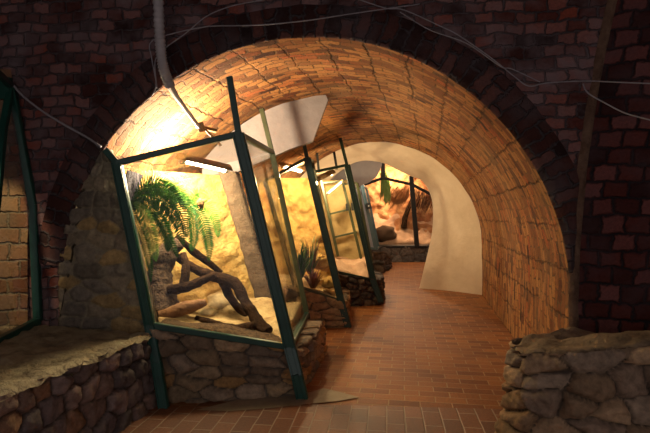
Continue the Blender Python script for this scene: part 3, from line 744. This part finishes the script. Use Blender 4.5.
# --- red rock enclosure at the far end
T5 = thing('rock_enclosure', (2.3, 16.6, .5), 'dark framed glass enclosure of red rock at the far end', 'terrarium')
tp = [P(358, 187, 16.7), P(383, 178, 16.45), P(412, 184.5, 16.5), P(434, 196, 16.7)]
bt = [P(362, 247, 16.7), P(383, 247, 16.45), P(417, 247, 16.5), P(440, 247, 16.7)]
for a, b in zip(tp, tp[1:]): MB().bar(a, b, .09, .07, Vector((0, 0, 1))).build('rail', M['black'], T5)
for a, b in zip(bt, bt[1:]): MB().bar(a, b, .08, .07, Vector((0, 0, 1))).build('rail', M['black'], T5)
MB().bar(bt[2], P(411, 176, 16.5), .15, .1).build('post', M['black'], T5)
MB().bar(tp[1], P(383, 160, 16.45), .13, .1).build('post', M['black'], T5)
for i in range(3):
    q = [bt[i], bt[i+1], tp[i+1], tp[i]]; n = (q[1]-q[0]).cross(q[3]-q[0]).normalized()
    MB().slab(q, n, .01).build('glass_pane', M['glass'], T5)
def b5(u, v):
    z = lerp(.3, 4.0, v); return Vector((lerp(.3, 4.6, u), 18.2+.5*math.cos(u*5), z)), Vector((0, -1, 0))
relief('back_panel', b5, 90, 80, .32, 1.5, M['redrock'], T5, 29)
bed('sand_bed', [(.9, 16.95, .62), (3.8, 16.95, .62), (4.0, 18.2, 1.75), (.8, 18.2, 1.6)], .2, M['pinksand'], 'reddish sandy slope inside the far red rock enclosure', 19, 40, lumps=[(2.6, 17.5, .5, .2)])
rock('dark_boulder', P(385, 234, 17.1), .36, M['bark'], 'dark rounded boulder on the sand of the far enclosure', 6, sq=(1.1, .8, .8), amp=.3)
rock('red_boulder', P(406, 228, 17.6), .5, M['redrock'], 'large reddish boulder at the centre of the far enclosure', 7, sq=(.9, .8, .8), amp=.45)
rock('red_boulder', P(424, 232, 17.5), .38, M['redrock'], 'reddish boulder at the right side of the far enclosure', 14, sq=(1, .8, .8), amp=.45)
sp = spline([P(404, 228, 17.2), P(405, 218, 17.2), P(410, 205, 17.3), P(413, 196, 17.4)], 6)
tag(MB().tube(sp, srad([.10, .09, .07, .05], len(sp)), 10, .2, 2).build('dead_trunk', M['wood'], smooth=True), 'bare leaning trunk beside the post of the far enclosure', 'branch')
rng = random.Random(5)
def hang(name, label, x0, x1, y, Y, n, L, mat, cat, dx=0, wd=.03):
    m = MB()
    for i in range(n):
        p = P(rng.uniform(x0, x1), y+rng.uniform(-4, 4), Y+rng.uniform(-.15, .2)); l = L*rng.uniform(.5, 1.1)
        q = p+Vector((dx*l+rng.uniform(-.15, .15)*l, rng.uniform(-.1, .1), -l)); mid = p.lerp(q, .5)+Vector((.04, -.05, .1*l)); s = Vector((wd, .01, 0))
        m.add([p-s*.4, p+s*.4, mid+s, q, mid-s], [(0, 1, 2, 3, 4)])
    return tag(m.build(name, mat), label, cat, kind='stuff')
M['lightgreen'] = plain_mat('creeper_green', (.16, .27, .06), (.30, .40, .14), 5, .6)
hang('hanging_creeper', 'light green creeper hanging at the top of the far enclosure', 380, 386, 174, 16.75, 80, .95, M['lightgreen'], 'plant', 0.12, .02)
hang('dry_palm_leaves', 'brown dried leaves hanging on the left of the far post', 392, 411, 190, 17.2, 90, .7, M['dryleaf'], 'plant', -.6, .02)
hang('dry_palm_leaves', 'brown dried leaves hanging on the right of the far post', 414, 434, 193, 17.2, 90, .75, M['dryleaf'], 'plant', -.4, .02)

# ------------------------------------------------------------------ window-like terrarium on the left ledge
T0 = thing('terrarium', (-2.5, 4.0, .57), 'green framed glass panel cut off by the left edge above the ledge', 'terrarium')
top0 = P(11, 86, 4.22); rb = P(38, 321, 4.24); lb = P(-30, 356, 3.4)
for pts, ww in ((([rb, P(33, 205, 4.27), P(19, 130, 4.25), top0]), .065), (([lb, P(-4, 205, 3.86), P(3, 130, 4.05), top0]), .055)):
    m = MB()
    for a, b in zip(pts, pts[1:]): m.bar(a, b, ww, .05)
    m.build('post', M['green'], T0)
MB().bar(lb, rb, .06, .055, Vector((0, 0, 1))).build('rail', M['green'], T0)
MB().bar(top0+Vector((-.03, -.03, .06)), top0+Vector((-.03, -.03, -.12)), .10, .05).build('corner_plate', M['green'], T0)
MB().bar(top0, P(-14, 62, 3.45), .05, .05, Vector((0, 0, 1))).build('rail', M['green'], T0)
q = [lb, rb, P(33, 205, 4.27), top0, P(-4, 205, 3.86)]
MB().slab(q, (1, -.5, 0), .006).build('glass_pane', M['glass'], T0)
V = []; UV = []
for j in range(25):
    for i in range(13):
        p = Vector((lerp(-3.15, -2.53, i/12), lerp(4.27, 4.25, i/12), lerp(.56, 2.75, j/24))); p.y += .015*noise.noise(p*6); p.x -= .12*max(0, p.z-1.6)*(i/12)
        V.append(p); UV.append((p.x, p.z))
M['orangebrick'] = brick_mat('orange_brick', 0.20, 0.14, [(0.0, (0.20, 0.085, 0.04)), (0.5, (0.34, 0.17, 0.08)), (1.0, (0.42, 0.27, 0.14))], (0.26, 0.23, 0.15), 0.016, 1.0, 0.04, (0.20, 0.17, 0.11), 0.8, coarse=9, msm=1.0)
o = mk('back_panel', V, grid_faces(13, 25), M['orangebrick'], T0, uv=UV); o['label'] = 'orange brick back behind the glass'
# ------------------------------------------------------------------ lamps
def tube_lamp(name, label, a, b, hood_dir, mat='tube', w=.14, r=.016):
    t = thing(name, (a+b)/2, label, 'lamp', 'tube lamps on the terrariums'); d = (b-a).normalized(); up = Vector(hood_dir).normalized()
    x = d.cross(up).normalized(); h = MB(); V = []
    prof = [(-.5, -.02), (-.38, .16), (-.2, .3), (.2, .3), (.38, .16), (.5, -.02)]
    for p in (a-d*.04, b+d*.04): V += [p+x*(w*u)+up*(w*v) for u, v in prof]
    Fc = [(i, i+1, 6+i+1, 6+i) for i in range(5)]+[(0, 1, 2, 3, 4, 5), (11, 10, 9, 8, 7, 6)]
    h.add(V, Fc); h.build('hood', M['hood'], t)
    tb = MB().tube([a, b], r, 10).build('tube', M[mat], t)
    for p, s in ((a, -1), (b, 1)): MB().tube([p+d*s*.0, p+d*s*.035], r*1.4, 10).build('end_cap', M['white'], tb)
    return t
tube_lamp('tube_lamp', 'hooded tube lamp lying on the mesh lid of the nearest terrarium', P(184, 160, 4.72), P(224, 169, 5.12), (0.15, -.1, 1), w=.19, r=.03)
tube_lamp('tube_lamp', 'hooded tube lamp above the second terrarium with yellow rock', P(284, 166, 7.2), P(299, 170, 7.5), (0, -.2, 1), w=.16, r=.03)
tube_lamp('tube_lamp', 'bright tube lamp at the upper left of the third terrarium', P(315, 181, 8.6), P(331, 173, 8.9), (0, -.2, 1), w=.16, r=.035)
tube_lamp('tube_lamp', 'tube lamp slanting beside the inner door of the third terrarium', P(328, 193, 9.0), P(341, 182, 9.05), (-.3, .2, 1), 'tube2', .08)

LK = 1.0
def point(name, loc, w, col, r=.06):
    l = bpy.data.lights.new(name, 'POINT'); l.energy = w*LK; l.color = col; l.shadow_soft_size = r
    o = bpy.data.objects.new(name, l); o.location = loc; COL.objects.link(o); return o
def area(name, loc, tgt, w, col, sx, sy):
    l = bpy.data.lights.new(name, 'AREA'); l.shape = 'RECTANGLE'; l.size = sx; l.size_y = sy; l.energy = w*LK; l.color = col
    o = bpy.data.objects.new(name, l); o.location = loc; o.rotation_euler = (Vector(tgt)-Vector(loc)).to_track_quat('-Z', 'Y').to_euler(); COL.objects.link(o); return o
WARM = (1.0, .70, .36)
point('lamp_light_near', P(181, 153, 4.85), 145, (1, .80, .54), .12)
area('lamp_light_near_down', P(198, 166, 4.8), Vector((-1.0, 4.75, 0)), 27, (1, .78, .45), .35, .12)
point('lamp_light_second', P(296, 172, 7.25), 64, WARM, .025)
point('lamp_light_third', P(322, 182, 8.75), 60, (1, .74, .40), .025)
point('fill_light_bend', (.72, 10.0, 1.6), 24, (1, .76, .46), .05)  # added fill without a fixture, stands in for terrarium light on the plaster
point('fill_light_passage', (1.3, 12.6, 2.7), 50, (1, .78, .52), .15)  # added fill past the bend, no lamp is modelled for it
point('lamp_light_far', P(388, 172, 16.9), 260, (1, .66, .38), .12)
l = bpy.data.lights.new('lamp_light_ledge', 'SPOT'); l.energy = 55; l.color = (1, .72, .42); l.spot_size = .85; l.spot_blend = .5; l.shadow_soft_size = .06
o = bpy.data.objects.new('lamp_light_ledge', l); o.location = (-2.72, 3.3, 2.25); COL.objects.link(o)
o.rotation_euler = (Vector((-2.85, 4.3, 1.15))-o.location).to_track_quat('-Z', 'Y').to_euler()
# ------------------------------------------------------------------ conduit, bracket, cables
sp = spline([P(156, -60, 3.95), P(158, -5, 3.93), P(160, 40, 3.95), P(163, 66, 4.0), P(170, 86, 4.12)], 24)
m = MB(); m.tube(sp, [.040+.006*math.sin(i*2.1) for i in range(len(sp))], 12)
cd = thing('conduit_pipe', P(170, 86, 4.12), 'grey corrugated conduit hanging down in front of the arch', 'pipe')
m.build('hose', M['conduit'], cd, smooth=True)
sp = spline([P(169, 84, 4.12), P(176, 96, 4.25), P(185, 108, 4.4), P(199, 127, 4.6)], 8)
MB().tube(sp, srad([.034, .026, .022, .02], len(sp)), 10).build('pipe_end', M['conduit'], cd, smooth=True)
m = MB(); m.bar(P(196, 126, 4.6), P(216, 131, 4.75), .045, .03); m.bar(P(200, 122, 4.6), P(202, 132, 4.62), .05, .04); m.bar(P(204, 128, 4.64), P(221, 146, 4.7), .02, .02)
m.build('bracket', M['hood'], cd)
def wire(label, pts, r=.0045):
    sp = spline([P(*k) for k in pts], 8); return tag(MB().tube(sp, r, 6).build('cable', M['cable'], smooth=True), label, 'cable')
wire('pale cable running from the left green frame down to the arch edge', [(14, 86, 4.1), (24, 97, 4.1), (45, 113, 4.1), (70, 128, 4.12), (88, 138, 4.12), (101, 147, 4.1)], .009)
wire('pale cable strung across the top of the arch towards the conduit', [(150, 98, 4.0), (156, 85, 3.96), (152, 60, 3.98), (151, 42, 3.98), (175, 33, 3.98), (204, 27, 3.96), (216, 26, 3.95), (260, 25, 3.9), (307, 20.5, 3.88), (350, 14, 3.85), (392, 8, 3.8), (420, 4, 3.8)])
wire('thin cable looping from the upper left behind the conduit', [(157, 88, 3.97), (155, 62, 3.96), (163, 50, 3.98), (186, 33, 3.98), (207, 16, 3.97), (232, 6, 3.95), (262, 0, 3.95), (290, -6, 3.95)])
wire('pale cable sagging from the top edge to the right pier', [(352, -3, 3.8), (385, 8, 3.8), (404, 10, 3.8), (440, 26, 3.76), (458, 35, 3.74), (490, 57, 3.72), (515, 77, 3.7), (529, 86, 3.68), (547, 83, 3.66), (584, 81, 3.6), (612, 82, 3.45), (650, 83.5, 3.3), (680, 84, 3.2)])
wire('thin cable hanging slightly below the pale cable at upper right', [(400, 12, 3.8), (430, 30, 3.76), (466, 43, 3.73), (500, 66, 3.7), (512, 69, 3.7), (540, 82, 3.67)], .004)
wire('thin cable dropping from the pier corner to the right edge', [(583, 84, 3.6), (588, 93, 3.56), (605, 103, 3.5), (625, 113, 3.42), (650, 120, 3.3), (680, 128, 3.2)], .0055)

# ------------------------------------------------------------------ world, camera, view
w = bpy.data.worlds.new('World'); SC.world = w; w.use_nodes = True
w.node_tree.nodes['Background'].inputs[0].default_value = (.66, .57, .56, 1); w.node_tree.nodes['Background'].inputs[1].default_value = .52
cam = bpy.data.cameras.new('Camera'); co = bpy.data.objects.new('Camera', cam); COL.objects.link(co)
co.location = (0, 0, 1.5); co.rotation_euler = (math.pi/2, 0, 0); cam.sensor_width = 36; cam.lens = 36*F/650; cam.clip_end = 60
SC.camera = co
SC.view_settings.view_transform = 'Standard'; SC.view_settings.look = 'None'; SC.view_settings.gamma = 1; SC.view_settings.exposure = 0.8
SC.view_settings.use_curve_mapping = False
SC.cycles.max_bounces = 10; SC.cycles.transparent_max_bounces = 24; SC.cycles.diffuse_bounces = 5
SC.cycles.use_denoising = True
